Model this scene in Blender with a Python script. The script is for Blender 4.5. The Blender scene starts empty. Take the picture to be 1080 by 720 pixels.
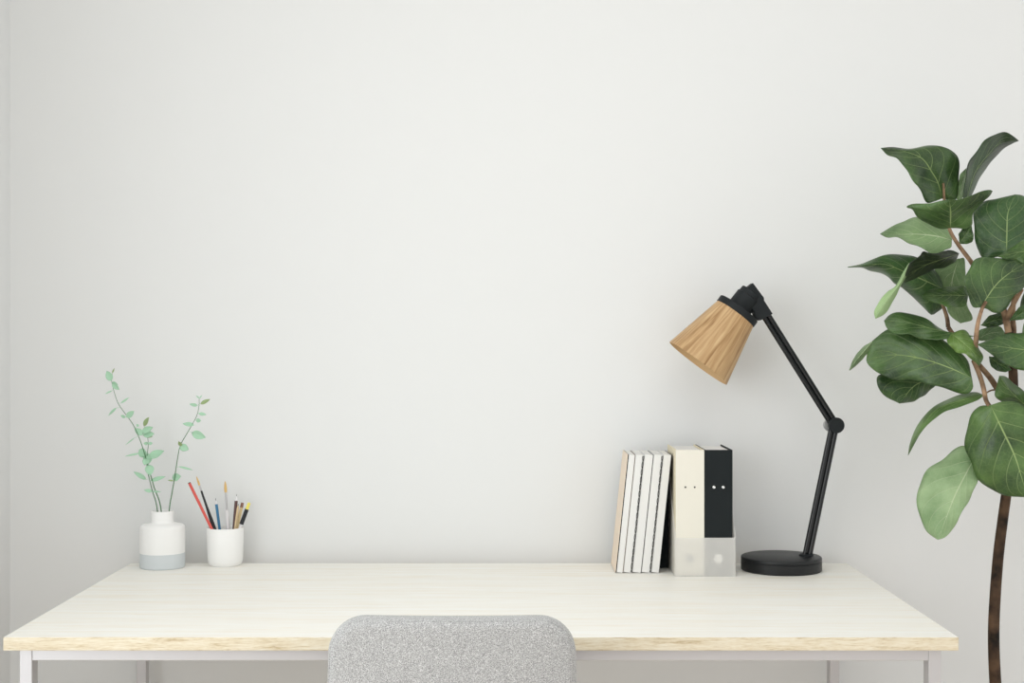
import bpy, bmesh, math, random
from mathutils import Vector, Matrix, Quaternion
random.seed(7)
PI = math.pi
C = bpy.context.scene.collection
SC = bpy.context.scene
F = 1500.0            # focal length in pixels of the 1080 x 720 frame (50 mm lens)
EYE = 1.245           # eye height
TOP = 0.75            # desk height
WALL_Y = 3.215

def P(px, py, d):
    """the point at distance d (metres from the eye plane) that the photo shows at px, py"""
    return Vector(((px - 540) * d / F, d, EYE - (py - 360) * d / F))

# ------------------------------------------------------------------ helpers
def mesh_obj(name, bm, mats, parent=None, smooth=True, bevel=None):
    """bm is in world coordinates; a part is re-based on its thing"""
    bmesh.ops.recalc_face_normals(bm, faces=bm.faces[:])
    me = bpy.data.meshes.new(name)
    if parent is not None:
        off = parent_base(parent)
        bmesh.ops.translate(bm, vec=-off, verts=bm.verts[:])
    bm.to_mesh(me); bm.free()
    if not isinstance(mats, (list, tuple)): mats = [mats]
    for m in mats: me.materials.append(m)
    if smooth:
        for p in me.polygons: p.use_smooth = True
    o = bpy.data.objects.new(name, me)
    C.objects.link(o)
    if parent is not None: o.parent = parent
    if bevel:
        b = o.modifiers.new('Bevel', 'BEVEL'); b.width = bevel; b.segments = 3; b.limit_method = 'ANGLE'; b.angle_limit = math.radians(40)
        b.harden_normals = False
    if smooth:
        try:
            me.set_sharp_from_angle(angle=math.radians(38))
        except Exception:
            pass
    return o

def parent_base(p):
    v = Vector((0, 0, 0))
    while p is not None:
        v += p.location; p = p.parent
    return v

def thing(name, label, cat, loc, group=None):
    o = bpy.data.objects.new(name, None); C.objects.link(o)
    o.location = loc; o.empty_display_size = 0.05
    tag(o, label, cat, group)
    return o

def tag(o, label, cat, group=None):
    o['label'] = label; o['category'] = cat
    if group: o['group'] = group
    return o

def struct(name, bm, m, parent=None, **k):
    o = mesh_obj(name, bm, m, parent, **k)
    if parent is None: o['kind'] = 'structure'
    return o

def box(bm, x0, x1, y0, y1, z0, z1):
    v = [bm.verts.new((x, y, z)) for z in (z0, z1) for y in (y0, y1) for x in (x0, x1)]
    for f in ((0, 2, 3, 1), (4, 5, 7, 6), (0, 1, 5, 4), (2, 6, 7, 3), (0, 4, 6, 2), (1, 3, 7, 5)):
        bm.faces.new([v[i] for i in f])
    return v

def bx(*a):
    bm = bmesh.new(); box(bm, *a); return bm

def frame_of(d):
    d = d.normalized()
    up = Vector((0, 0, 1)) if abs(d.z) < 0.95 else Vector((0, 1, 0))
    s = d.cross(up).normalized()
    return s, s.cross(d).normalized()

def tube(bm, pts, radii, n=14, cap=True):
    pts = [Vector(p) for p in pts]
    if not isinstance(radii, (list, tuple)): radii = [radii] * len(pts)
    rings = []
    s = None
    for i, p in enumerate(pts):
        d = (pts[min(i + 1, len(pts) - 1)] - pts[max(i - 1, 0)]).normalized()
        if s is None:
            s, u = frame_of(d)
        else:
            s = (s - d * s.dot(d)).normalized(); u = s.cross(d).normalized()
        rings.append([bm.verts.new(p + (s * math.cos(2 * PI * k / n) + u * math.sin(2 * PI * k / n)) * radii[i]) for k in range(n)])
    for a, b in zip(rings, rings[1:]):
        for k in range(n):
            bm.faces.new((a[k], a[(k + 1) % n], b[(k + 1) % n], b[k]))
    if cap:
        bm.faces.new(rings[0][::-1]); bm.faces.new(rings[-1])
    return rings

def lathe(bm, prof, origin, axis=Vector((0, 0, 1)), n=64, closed=False):
    """prof: (radius, height) pairs along the axis"""
    axis = axis.normalized(); s, u = frame_of(axis)
    rings = []
    for r, h in prof:
        c = Vector(origin) + axis * h
        if r < 1e-6: rings.append([bm.verts.new(c)])
        else: rings.append([bm.verts.new(c + (s * math.cos(2 * PI * k / n) + u * math.sin(2 * PI * k / n)) * r) for k in range(n)])
    prs = list(zip(rings, rings[1:]))
    if closed: prs.append((rings[-1], rings[0]))
    for a, b in prs:
        for k in range(n):
            k2 = (k + 1) % n
            if len(a) == 1 and len(b) == 1: continue
            if len(a) == 1: bm.faces.new((a[0], b[k2], b[k]))
            elif len(b) == 1: bm.faces.new((a[k], a[k2], b[0]))
            else: bm.faces.new((a[k], a[k2], b[k2], b[k]))
    return rings

def spline(pts, n):
    """n points evenly spaced along a Catmull-Rom curve through pts"""
    pts = [Vector(p) for p in pts]
    if len(pts) == 2: return [pts[0].lerp(pts[1], i / (n - 1)) for i in range(n)]
    e = [pts[0] * 2 - pts[1]] + pts + [pts[-1] * 2 - pts[-2]]
    fine = []
    for i in range(1, len(e) - 2):
        p0, p1, p2, p3 = e[i - 1], e[i], e[i + 1], e[i + 2]
        for k in range(12):
            t = k / 12
            fine.append(0.5 * ((2 * p1) + (p2 - p0) * t + (2 * p0 - 5 * p1 + 4 * p2 - p3) * t * t + (3 * p1 - p0 - 3 * p2 + p3) * t ** 3))
    fine.append(pts[-1])
    L = [0]
    for a, b in zip(fine, fine[1:]): L.append(L[-1] + (b - a).length)
    out, j = [], 0
    for i in range(n):
        s = L[-1] * i / (n - 1)
        while j < len(L) - 2 and L[j + 1] < s: j += 1
        d = L[j + 1] - L[j]
        out.append(fine[j].lerp(fine[j + 1], (s - L[j]) / d if d > 1e-12 else 0))
    return out

# ------------------------------------------------------------------ materials
def srgb(r, g, b):
    f = lambda c: (c / 255 / 12.92) if c / 255 <= 0.04045 else ((c / 255 + 0.055) / 1.055) ** 2.4
    return (f(r), f(g), f(b), 1)

def mat(name, col, rough=0.5, spec=0.5, metal=0.0, bump=None, coat=0.0):
    m = bpy.data.materials.new(name); m.use_nodes = True
    nt = m.node_tree; b = nt.nodes['Principled BSDF']
    b.inputs['Base Color'].default_value = col
    b.inputs['Roughness'].default_value = rough
    b.inputs['Specular IOR Level'].default_value = spec
    b.inputs['Metallic'].default_value = metal
    b.inputs['Coat Weight'].default_value = coat
    if bump:
        sc, st = bump
        tc = nt.nodes.new('ShaderNodeTexCoord'); n = nt.nodes.new('ShaderNodeTexNoise'); bp = nt.nodes.new('ShaderNodeBump')
        n.inputs['Scale'].default_value = sc; n.inputs['Detail'].default_value = 3
        bp.inputs['Strength'].default_value = st; bp.inputs['Distance'].default_value = 0.001
        nt.links.new(tc.outputs['Object'], n.inputs['Vector']); nt.links.new(n.outputs['Fac'], bp.inputs['Height'])
        nt.links.new(bp.outputs['Normal'], b.inputs['Normal'])
    return m

def node(nt, t, **k):
    n = nt.nodes.new('ShaderNode' + t)
    for a, v in k.items(): setattr(n, a, v)
    return n

def ramp(nt, stops):
    r = node(nt, 'ValToRGB'); el = r.color_ramp.elements
    while len(el) < len(stops): el.new(0.5)
    for e, (p, c) in zip(el, stops): e.position = p; e.color = c
    return r

def wood(name, stops, scale, stretch, rough, wave=0.6, coord='Object', bump=0.05):
    """grain running along x of the object (stretch < 1 along the grain)"""
    m = mat(name, (1, 1, 1, 1), rough, 0.3); nt = m.node_tree; b = nt.nodes['Principled BSDF']; L = nt.links.new
    tc = node(nt, 'TexCoord'); mp = node(nt, 'Mapping'); mp.inputs['Scale'].default_value = stretch
    L(tc.outputs[coord], mp.inputs['Vector'])
    n1 = node(nt, 'TexNoise'); n1.inputs['Scale'].default_value = scale; n1.inputs['Detail'].default_value = 6; n1.inputs['Roughness'].default_value = 0.62
    n1.inputs['Distortion'].default_value = wave
    L(mp.outputs['Vector'], n1.inputs['Vector'])
    n2 = node(nt, 'TexNoise'); n2.inputs['Scale'].default_value = scale * 5; n2.inputs['Detail'].default_value = 3
    L(mp.outputs['Vector'], n2.inputs['Vector'])
    mx = node(nt, 'Mix'); mx.inputs[0].default_value = 0.35
    L(n1.outputs['Fac'], mx.inputs[2]); L(n2.outputs['Fac'], mx.inputs[3])
    r = ramp(nt, stops); L(mx.outputs[0], r.inputs['Fac']); L(r.outputs['Color'], b.inputs['Base Color'])
    bp = node(nt, 'Bump'); bp.inputs['Strength'].default_value = bump; bp.inputs['Distance'].default_value = 0.001
    L(mx.outputs[0], bp.inputs['Height']); L(bp.outputs['Normal'], b.inputs['Normal'])
    return m

M_WALL = mat('white wall paint', (0.755, 0.765, 0.765, 1), 0.85, 0.15, bump=(260, 0.04))
M_CEIL = mat('ceiling paint', (0.82, 0.82, 0.81, 1), 0.9, 0.1)
M_TRIM = mat('white gloss trim', (0.80, 0.80, 0.79, 1), 0.4, 0.4)
M_FLOOR = wood('floor boards', [(0.3, (0.74, 0.66, 0.58, 1)), (0.7, (0.86, 0.78, 0.70, 1))], 6, (0.5, 6, 6), 0.45)
M_TOP = wood('pale oak veneer', [(0.30, (0.80, 0.735, 0.62, 1)), (0.46, (0.845, 0.825, 0.765, 1)), (0.62, (0.88, 0.88, 0.85, 1))], 7, (0.55, 9, 9), 0.5, 0.4)
M_EDGE = wood('oak shaded edge', [(0.36, (0.46, 0.36, 0.22, 1)), (0.46, (0.66, 0.575, 0.42, 1)), (0.60, (0.75, 0.695, 0.57, 1))], 9, (1.9, 26, 26), 0.55, 1.2)  # same oak as the top; its weaker light is put into the colour
M_FRAME = mat('pale grey satin steel', (0.55, 0.54, 0.55, 1), 0.38, 0.5, 0.55)
M_BLACK = mat('satin black metal', (0.009, 0.010, 0.011, 1), 0.42, 0.38, bump=(900, 0.03))
M_GLOSS = mat('gloss black metal', (0.008, 0.009, 0.010, 1), 0.10, 0.42)
M_BRKT = mat('matt black plastic', (0.012, 0.015, 0.017, 1), 0.6, 0.25)
M_GREYM = mat('grey steel', (0.45, 0.46, 0.46, 1), 0.35, 0.5, 0.6)
M_CERAM = mat('white glazed ceramic', (0.88, 0.88, 0.87, 1), 0.35, 0.4)
M_VASE = mat('matt white ceramic', (0.87, 0.87, 0.86, 1), 0.6, 0.3)
M_VBAND = mat('pale blue grey glaze', srgb(206, 212, 215), 0.5, 0.3)
M_PAPER = mat('white paper', (0.78, 0.775, 0.755, 1), 0.85, 0.1)
M_COVER = mat('black notebook board', (0.012, 0.014, 0.014, 1), 0.6, 0.25)
M_CREAMC = mat('cream notebook board', srgb(232, 216, 198), 0.7, 0.2)
M_BCREAM = mat('cream linen binder', srgb(228, 224, 212), 0.7, 0.2, bump=(1200, 0.05))
M_BTAN = mat('tan binder board', srgb(222, 213, 188), 0.7, 0.2)
M_BBLACK = mat('black linen binder', srgb(22, 28, 30), 0.7, 0.25, bump=(1200, 0.05))
M_STEEL = mat('polished steel', (0.75, 0.75, 0.75, 1), 0.22, 0.5, 1.0)
M_DARKHOLE = mat('dark eyelet', (0.05, 0.045, 0.04, 1), 0.5, 0.3)
M_BULB = mat('frosted bulb glass', (0.85, 0.84, 0.80, 1), 0.3, 0.5)

def frosted():
    m = bpy.data.materials.new('frosted plastic'); m.use_nodes = True
    nt = m.node_tree; b = nt.nodes['Principled BSDF']; L = nt.links.new
    b.inputs['Base Color'].default_value = srgb(248, 247, 244); b.inputs['Roughness'].default_value = 0.45
    tr = node(nt, 'BsdfTransparent'); tl = node(nt, 'BsdfTranslucent'); tl.inputs['Color'].default_value = srgb(248, 247, 244)
    m1 = node(nt, 'MixShader'); m1.inputs['Fac'].default_value = 0.45
    m2 = node(nt, 'MixShader'); m2.inputs['Fac'].default_value = 0.30
    out = nt.nodes['Material Output']
    L(b.outputs[0], m1.inputs[1]); L(tl.outputs[0], m1.inputs[2]); L(m1.outputs[0], m2.inputs[1]); L(tr.outputs[0], m2.inputs[2]); L(m2.outputs[0], out.inputs['Surface'])
    return m
M_FROST = frosted()

def fabric():
    m = mat('grey woven fabric', (1, 1, 1, 1), 0.95, 0.1); nt = m.node_tree; b = nt.nodes['Principled BSDF']; L = nt.links.new
    b.inputs['Sheen Weight'].default_value = 0.25; b.inputs['Sheen Roughness'].default_value = 0.5
    tc = node(nt, 'TexCoord')
    n = node(nt, 'TexNoise'); n.inputs['Scale'].default_value = 750; n.inputs['Detail'].default_value = 2; n.inputs['Roughness'].default_value = 0.7
    v = node(nt, 'TexVoronoi'); v.inputs['Scale'].default_value = 900
    L(tc.outputs['Object'], n.inputs['Vector']); L(tc.outputs['Object'], v.inputs['Vector'])
    mx = node(nt, 'Mix'); mx.inputs[0].default_value = 0.45
    L(n.outputs['Fac'], mx.inputs[2]); L(v.outputs['Distance'], mx.inputs[3])
    r = ramp(nt, [(0.28, srgb(90, 90, 91)), (0.46, srgb(152, 152, 152)), (0.66, srgb(206, 207, 207))])
    L(mx.outputs[0], r.inputs['Fac']); L(r.outputs['Color'], b.inputs['Base Color'])
    bp = node(nt, 'Bump'); bp.inputs['Strength'].default_value = 0.35; bp.inputs['Distance'].default_value = 0.0008
    L(mx.outputs[0], bp.inputs['Height']); L(bp.outputs['Normal'], b.inputs['Normal'])
    return m
M_FABRIC = fabric()

def shade_wood():
    """oak veneer whose grain runs along the cone: uses the UV (u around, v along)"""
    m = mat('oak lampshade veneer', (1, 1, 1, 1), 0.5, 0.3); nt = m.node_tree; b = nt.nodes['Principled BSDF']; L = nt.links.new
    uv = node(nt, 'UVMap'); mp = node(nt, 'Mapping'); mp.inputs['Scale'].default_value = (34, 0.8, 1)
    L(uv.outputs['UV'], mp.inputs['Vector'])
    n = node(nt, 'TexNoise'); n.inputs['Scale'].default_value = 1.6; n.inputs['Detail'].default_value = 6; n.inputs['Distortion'].default_value = 0.45
    L(mp.outputs['Vector'], n.inputs['Vector'])
    r = ramp(nt, [(0.30, srgb(148, 113, 75)), (0.48, srgb(182, 148, 106)), (0.70, srgb(205, 175, 133))])
    L(n.outputs['Fac'], r.inputs['Fac']); L(r.outputs['Color'], b.inputs['Base Color'])
    return m
M_SHADE = shade_wood()
M_SHADEIN = mat('pale shade lining', srgb(206, 174, 130), 0.6, 0.2)

def leaf_mats():
    out = []
    for nm, c_lo, c_hi, vein, rough, spec, vw in (
        ('fig leaf upper side', srgb(30, 54, 26), srgb(82, 114, 62), srgb(166, 188, 122), 0.32, 0.48, 0.028),
        ('fig leaf underside', srgb(92, 120, 76), srgb(128, 154, 108), srgb(204, 218, 180), 0.5, 0.4, 0.035)):
        m = mat(nm, (1, 1, 1, 1), rough, spec); nt = m.node_tree; b = nt.nodes['Principled BSDF']; L = nt.links.new
        uv = node(nt, 'UVMap'); sp = node(nt, 'SeparateXYZ'); L(uv.outputs['UV'], sp.inputs[0])
        def mth(op, a, bb=None, clamp=False):
            n = node(nt, 'Math', operation=op, use_clamp=clamp)
            for i, x in enumerate((a, bb)):
                if x is None: continue
                if isinstance(x, (int, float)): n.inputs[i].default_value = x
                else: L(x, n.inputs[i])
            return n.outputs[0]
        au = mth('ABSOLUTE', sp.outputs[0])
        # midrib, narrowing towards the tip
        midw = mth('MULTIPLY', mth('SUBTRACT', 1.15, sp.outputs[1]), vw * 1.5)
        mid = mth('SUBTRACT', 1.0, mth('DIVIDE', au, midw), True)
        # side veins, sweeping forward
        t = mth('SUBTRACT', sp.outputs[1], mth('MULTIPLY', mth('POWER', au, 1.05), 0.42))
        fr = mth('PINGPONG', mth('ADD', mth('MULTIPLY', t, 5.6), mth('MULTIPLY', sp.outputs[0], 0.16)), 0.5)
        side = mth('SUBTRACT', 1.0, mth('DIVIDE', fr, 0.045), True)
        side = mth('MULTIPLY', side, mth('SUBTRACT', 1.0, mth('MULTIPLY', au, 0.75), True))
        # fine net
        tc = node(nt, 'TexCoord')
        vo = node(nt, 'TexVoronoi', feature='DISTANCE_TO_EDGE'); vo.inputs['Scale'].default_value = 110
        L(tc.outputs['Object'], vo.inputs['Vector'])
        net = mth('MULTIPLY', mth('SUBTRACT', 1.0, mth('MULTIPLY', vo.outputs['Distance'], 14.0), True), 0.10)
        veins = mth('MAXIMUM', mth('MAXIMUM', mid, mth('MULTIPLY', side, 0.7)), net)
        no = node(nt, 'TexNoise'); no.inputs['Scale'].default_value = 14; no.inputs['Detail'].default_value = 3
        L(tc.outputs['Object'], no.inputs['Vector'])
        r = ramp(nt, [(0.30, c_lo), (0.66, c_hi)]); L(no.outputs['Fac'], r.inputs['Fac'])
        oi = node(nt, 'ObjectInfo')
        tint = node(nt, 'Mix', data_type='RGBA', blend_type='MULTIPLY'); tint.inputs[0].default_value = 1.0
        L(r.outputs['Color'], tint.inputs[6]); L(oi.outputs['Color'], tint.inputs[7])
        mx = node(nt, 'Mix', data_type='RGBA'); mx.inputs[7].default_value = vein
        L(veins, mx.inputs[0]); L(tint.outputs[2], mx.inputs[6]); L(mx.outputs[2], b.inputs['Base Color'])
        bp = node(nt, 'Bump'); bp.inputs['Strength'].default_value = 0.5; bp.inputs['Distance'].default_value = 0.0016
        bp.invert = nm.endswith('upper side')
        L(mth('MAXIMUM', mid, side), bp.inputs['Height']); L(bp.outputs['Normal'], b.inputs['Normal'])
        tl = node(nt, 'BsdfTranslucent'); L(mx.outputs[2], tl.inputs['Color']); L(bp.outputs['Normal'], tl.inputs['Normal'])
        ms = node(nt, 'MixShader'); ms.inputs['Fac'].default_value = 0.18
        L(b.outputs[0], ms.inputs[1]); L(tl.outputs[0], ms.inputs[2]); L(ms.outputs[0], nt.nodes['Material Output'].inputs['Surface'])
        out.append(m)
    return out
M_LEAF, M_LEAFU = leaf_mats()

def bark(name, a, b_, sc):
    m = mat(name, (1, 1, 1, 1), 0.8, 0.2); nt = m.node_tree; b = nt.nodes['Principled BSDF']; L = nt.links.new
    tc = node(nt, 'TexCoord'); n = node(nt, 'TexNoise'); n.inputs['Scale'].default_value = sc; n.inputs['Detail'].default_value = 5
    L(tc.outputs['Object'], n.inputs['Vector'])
    r = ramp(nt, [(0.35, a), (0.65, b_)]); L(n.outputs['Fac'], r.inputs['Fac']); L(r.outputs['Color'], b.inputs['Base Color'])
    bp = node(nt, 'Bump'); bp.inputs['Strength'].default_value = 0.5; bp.inputs['Distance'].default_value = 0.002
    L(n.outputs['Fac'], bp.inputs['Height']); L(bp.outputs['Normal'], b.inputs['Normal'])
    return m
M_BARK = bark('dark trunk bark', srgb(26, 22, 19), srgb(88, 68, 52), 26)
M_TWIG = bark('brown branch bark', srgb(92, 72, 56), srgb(168, 138, 110), 40)
M_EUC = mat('pale eucalyptus leaf', srgb(168, 206, 178), 0.6, 0.25)
M_EUCD = mat('olive eucalyptus leaf', srgb(150, 170, 122), 0.6, 0.25)
M_EUCS = mat('green eucalyptus stem', srgb(84, 124, 88), 0.6, 0.25)

# ------------------------------------------------------------------ the room
LX, RX, FY, CZ = -1.135, 2.9, -3.2, 2.7
struct('floor', bx(LX - .1, RX + .1, FY, WALL_Y + .1, -.1, 0), M_FLOOR, smooth=False)
struct('wall_back', bx(LX - .1, RX + .1, WALL_Y, WALL_Y + .1, 0, CZ), M_WALL, smooth=False)
struct('ceiling', bx(LX - .1, RX + .1, FY, WALL_Y + .1, CZ, CZ + .1), M_CEIL, smooth=False)
WY0, WY1, WZ0, WZ1 = -0.85, 2.1, 0.35, 2.45
bm = bmesh.new()
box(bm, LX - .1, LX, FY, WY0, 0, CZ); box(bm, LX - .1, LX, WY1, WALL_Y, 0, CZ)
box(bm, LX - .1, LX, WY0, WY1, 0, WZ0); box(bm, LX - .1, LX, WY0, WY1, WZ1, CZ)
struct('wall_left', bm, M_WALL, smooth=False)
bm = bmesh.new()
for y in (WY0, (WY0 + WY1) / 2 - .025, WY1 - .05): box(bm, LX - .08, LX - .02, y, y + .05, WZ0, WZ1)
box(bm, LX - .08, LX - .02, WY0 + .05, WY1 - .05, WZ0, WZ0 + .05); box(bm, LX - .08, LX - .02, WY0 + .05, WY1 - .05, WZ1 - .05, WZ1)
struct('window_1', bm, M_TRIM, smooth=False)
struct('baseboard_back', bx(LX + .012, RX, WALL_Y - .012, WALL_Y, 0, .09), M_TRIM, smooth=False)
struct('baseboard_left', bx(LX, LX + .012, FY, WALL_Y, 0, .09), M_TRIM, smooth=False)

# ------------------------------------------------------------------ desk
DX0, DX1, DF, DB = -0.852, 0.748, 2.381, 3.179
desk = thing('desk', 'long pale oak topped writing desk on a white metal frame', 'desk', ((DX0 + DX1) / 2, (DF + DB) / 2, 0))
bm = bx(DX0, DX1, DF, DB, TOP - .0225, TOP)
top = mesh_obj('desktop', bm, [M_TOP, M_EDGE], desk, smooth=False, bevel=.0012)
for p in top.data.polygons:
    if abs(p.normal.z) < .5: p.material_index = 1
zr = TOP - .0225
FT, FDp = .0215, .030
fx0, fx1 = -.829, .7225
for x in (fx0, fx1 - FT):
    for y in (DF + .012, DB - .012 - FDp):
        mesh_obj('leg', bx(x, x + FT, y, y + FDp, 0, zr), M_FRAME, desk, smooth=False, bevel=.0015)
for y in (DF + .012, DB - .012 - FDp):
    mesh_obj('rail', bx(fx0 + FT, fx1 - FT, y, y + FDp, zr - .0195, zr), M_FRAME, desk, smooth=False, bevel=.0015)
for x in (fx0, fx1 - FT):
    mesh_obj('rail', bx(x, x + FT, DF + .012 + FDp, DB - .012 - FDp, zr - .0195, zr), M_FRAME, desk, smooth=False, bevel=.0015)

# ------------------------------------------------------------------ chair
CX, CY = -.0925, 2.16
chair = thing('upholstered_chair', 'grey woven fabric chair drawn up to the front of the desk', 'chair', (CX, CY + .2, 0))
def rrect(hw_top, hw_bot, z0, z1, r_top, r_bot, n=12):
    """closed outline (x, z) of a panel that widens downwards"""
    pts = []
    def arc(cx, cz, r, a0, a1):
        for i in range(n + 1):
            a = a0 + (a1 - a0) * i / n; pts.append((cx + r * math.cos(a), cz + r * math.sin(a)))
    def straight(ax, az, bx_, bz, k=6):
        for i in range(1, k): pts.append((ax + (bx_ - ax) * i / k, az + (bz - az) * i / k))
    arc(hw_top - r_top, z1 - r_top, r_top, 0, PI / 2); straight(hw_top - r_top, z1, -hw_top + r_top, z1, 10)
    arc(-hw_top + r_top, z1 - r_top, r_top, PI / 2, PI); straight(-hw_top, z1 - r_top, -hw_bot, z0 + r_bot)
    arc(-hw_bot + r_bot, z0 + r_bot, r_bot, PI, 1.5 * PI); straight(-hw_bot + r_bot, z0, hw_bot - r_bot, z0, 10)
    arc(hw_bot - r_bot, z0 + r_bot, r_bot, 1.5 * PI, 2 * PI); straight(hw_bot, z0 + r_bot, hw_top, z1 - r_top)
    return pts
def padded(pts, th, er, bend=None, crown=.004):
    """a padded panel: outline pts in (x, z), thickness th along y (0 at the rear), edge radius er"""
    bm = bmesh.new(); N = len(pts)
    nrm = []
    for i in range(N):
        a, b = pts[i - 1], pts[(i + 1) % N]
        tx, tz = b[0] - a[0], b[1] - a[1]; l = math.hypot(tx, tz) or 1
        nrm.append((tz / l, -tx / l))
    cx = sum(p[0] for p in pts) / N; cz = sum(p[1] for p in pts) / N
    prof = []
    for k in range(7):
        a = PI / 2 * k / 6; prof.append((er * (1 - math.sin(a)), er * (1 - math.cos(a))))
    prof += [(i, th - y) for i, y in prof[::-1]]
    rings = []
    def ring(ins, y, s):
        r = []
        for (x, z), (nx, nz) in zip(pts, nrm):
            X, Z = x - nx * ins, z - nz * ins
            X, Z = cx + (X - cx) * s, cz + (Z - cz) * s
            v = Vector((X, y, Z)); v = bend(v) if bend else v
            r.append(bm.verts.new(v))
        return r
    S = (0.02, .25, .5, .75, .92)
    for s in S: rings.append(ring(er, -crown * (1 - s * s), s))
    for ins, y in prof: rings.append(ring(ins, y, 1))
    for s in S[::-1]: rings.append(ring(er, th + crown * (1 - s * s), s))
    for a, b in zip(rings, rings[1:]):
        for k in range(N): bm.faces.new((a[k], a[(k + 1) % N], b[(k + 1) % N], b[k]))
    bm.faces.new(rings[0]); bm.faces.new(rings[-1])
    return bm
ZT = EYE - (653.8 - 360) * 2.165 / F
def back_bend(v):
    x, y, z = v
    y += 0.35 * x * x + (z - .45) * -.06 + .028
    return Vector((CX + x, CY + y, z))
out = rrect(.1915, .2025, .43, ZT, .058, .04)
mesh_obj('backrest', padded(out, .05, .016, back_bend), M_FABRIC, chair)
bm = bmesh.new()
ins = .0035
pp = []
for i, (x, z) in enumerate(out):
    a, b = out[i - 1], out[(i + 1) % len(out)]
    tx, tz = b[0] - a[0], b[1] - a[1]; l = math.hypot(tx, tz)
    pp.append(back_bend(Vector((x - tz / l * ins, .0062, z + tx / l * ins))))
tube(bm, pp + [pp[0]], .0009, 8, False)
mesh_obj('piping', bm, M_FABRIC, chair)
def seat_map(v):   # outline x, z -> seat x, y ; thickness -> z
    return Vector((CX + v.x, CY + .30 + v.z, .478 - v.y))
mesh_obj('seat', padded(rrect(.205, .2, -.21, .23, .06, .03), .07, .022, seat_map), M_FABRIC, chair)
M_CLEG = wood('chair leg ash', [(0.3, (0.55, 0.42, 0.28, 1)), (0.7, (0.70, 0.57, 0.41, 1))], 12, (6, 6, .6), 0.5)
for sx in (-1, 1):
    for y0, y1 in ((.16, .10), (.46, .52)):
        bm = bmesh.new(); tube(bm, [(CX + sx * .15, CY + y0, .412), (CX + sx * .19, CY + y1, 0)], [.018, .011], 20)
        mesh_obj('leg', bm, M_CLEG, chair)
mesh_obj('seat_frame', bx(CX - .16, CX + .16, CY + .14, CY + .48, .396, .412), M_FRAME, chair, smooth=False, bevel=.003)

# ------------------------------------------------------------------ desk lamp
LD = 3.085
LC = Vector(((824 - 540) * LD / F, LD, TOP))
lamp = thing('desk_lamp', 'black jointed desk lamp with a round base and conical oak shade', 'lamp', LC)
bm = bmesh.new()
R = .0866
lathe(bm, [(0, 0), (R - .002, 0), (R, .002), (R, .0205), (R - .0012, .0215), (R - .0012, .0225), (R, .0235), (R, .0265), (R - .0008, .0290), (R - .0032, .0305), (0, .0305)], LC, n=96)
mesh_obj('base', bm, M_BLACK, lamp)
def lp(px, py, dy=0.0): return P(px, py, LD) + Vector((0, dy, 0))
j0, j1, j2 = lp(850.3, 589), lp(880, 448), lp(803, 325)
def arm(a, b, s=.0052, r=.0056):
    d = (b - a).normalized(); n = d.cross(Vector((0, 1, 0))).normalized()
    bm = bmesh.new()
    for k in (-1, 1): tube(bm, [a + n * s * k, b + n * s * k], r, 18)
    # flat web between the two rods
    w = bmesh.new()
    return bm
mesh_obj('lower_arm', arm(j0 - Vector((0, 0, .004)), j1), M_GLOSS, lamp)
mesh_obj('upper_arm', arm(j1 + Vector((0, -.001, 0)), j2), M_GLOSS, lamp)
bm = bmesh.new()
lathe(bm, [(0, 0), (.0155, 0), (.0170, .0015), (.0170, .0105), (.0155, .012), (0, .012)], j1 + Vector((.0012, -.0185, 0)), Vector((0, 1, 0)), 40)
mesh_obj('joint_knob', bm, M_BRKT, lamp)
bm = bmesh.new()
lathe(bm, [(0, 0), (.0125, 0), (.0138, .0015), (.0138, .010), (0, .010)], j1 + Vector((-.0068, .008, -.001)), Vector((0, 1, 0)), 40)
mesh_obj('joint_washer', bm, M_GREYM, lamp)
# foot socket of the lower arm
bm = bmesh.new(); lathe(bm, [(0, 0), (.0155, 0), (.0155, .002), (.0135, .004), (0, .004)], Vector((j0.x, j0.y, TOP + .0305)), n=32)
mesh_obj('arm_socket', bm, M_BRKT, lamp)
# head: an extruded bracket in the plane of the lamp
def prism(bm, pts, y0, y1):
    a = [bm.verts.new(p + Vector((0, y0, 0))) for p in pts]; b = [bm.verts.new(p + Vector((0, y1, 0))) for p in pts]
    n = len(pts)
    bm.faces.new(a); bm.faces.new(b[::-1])
    for i in range(n): bm.faces.new((a[i], b[i], b[(i + 1) % n], a[(i + 1) % n]))
bm = bmesh.new()
prism(bm, [lp(*q) for q in ((783.5, 306), (792.8, 298.5), (804.3, 314), (804.6, 317), (813.6, 331), (800.5, 338), (795.5, 334.5), (794, 329), (786, 316))], -.017, .017)
mesh_obj('head_bracket', bm, M_BRKT, lamp, smooth=False, bevel=.0012)
ax = (lp(736.5, 382) - lp(775, 331)).normalized()
ax = (ax + Vector((0, -.012, 0))).normalized()
top_c = lp(776.6, 329.3); rim_c = lp(736.4, 383.3)
hh = (rim_c - top_c).length
def k_(px): return px * LD / F
r0, r1 = k_(23.2), k_(37.4)
bm = bmesh.new(); th = .0022
rings = lathe(bm, [(r0, 0.004), (r1, hh), (r1 - th, hh), (r0 - th, 0.004)], top_c, ax, 96, closed=True)
uvl = bm.loops.layers.uv.new('UVMap')
s_, u_ = frame_of(ax)
for f in bm.faces:
    us = []
    for l in f.loops:
        d = l.vert.co - top_c; h = d.dot(ax); q = d - ax * h
        us.append([math.atan2(q.dot(u_), q.dot(s_)) / (2 * PI), h / hh])
    m0 = max(u[0] for u in us)
    for l, u in zip(f.loops, us):
        if m0 - u[0] > .5: u[0] += 1
        l[uvl].uv = u
shade = mesh_obj('shade', bm, [M_SHADE, M_SHADEIN], lamp)
for p in shade.data.polygons:
    c = p.center + LC - top_c; q = c - ax * c.dot(ax)
    if q.dot(p.normal) < 0: p.material_index = 1
bm = bmesh.new()
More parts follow.
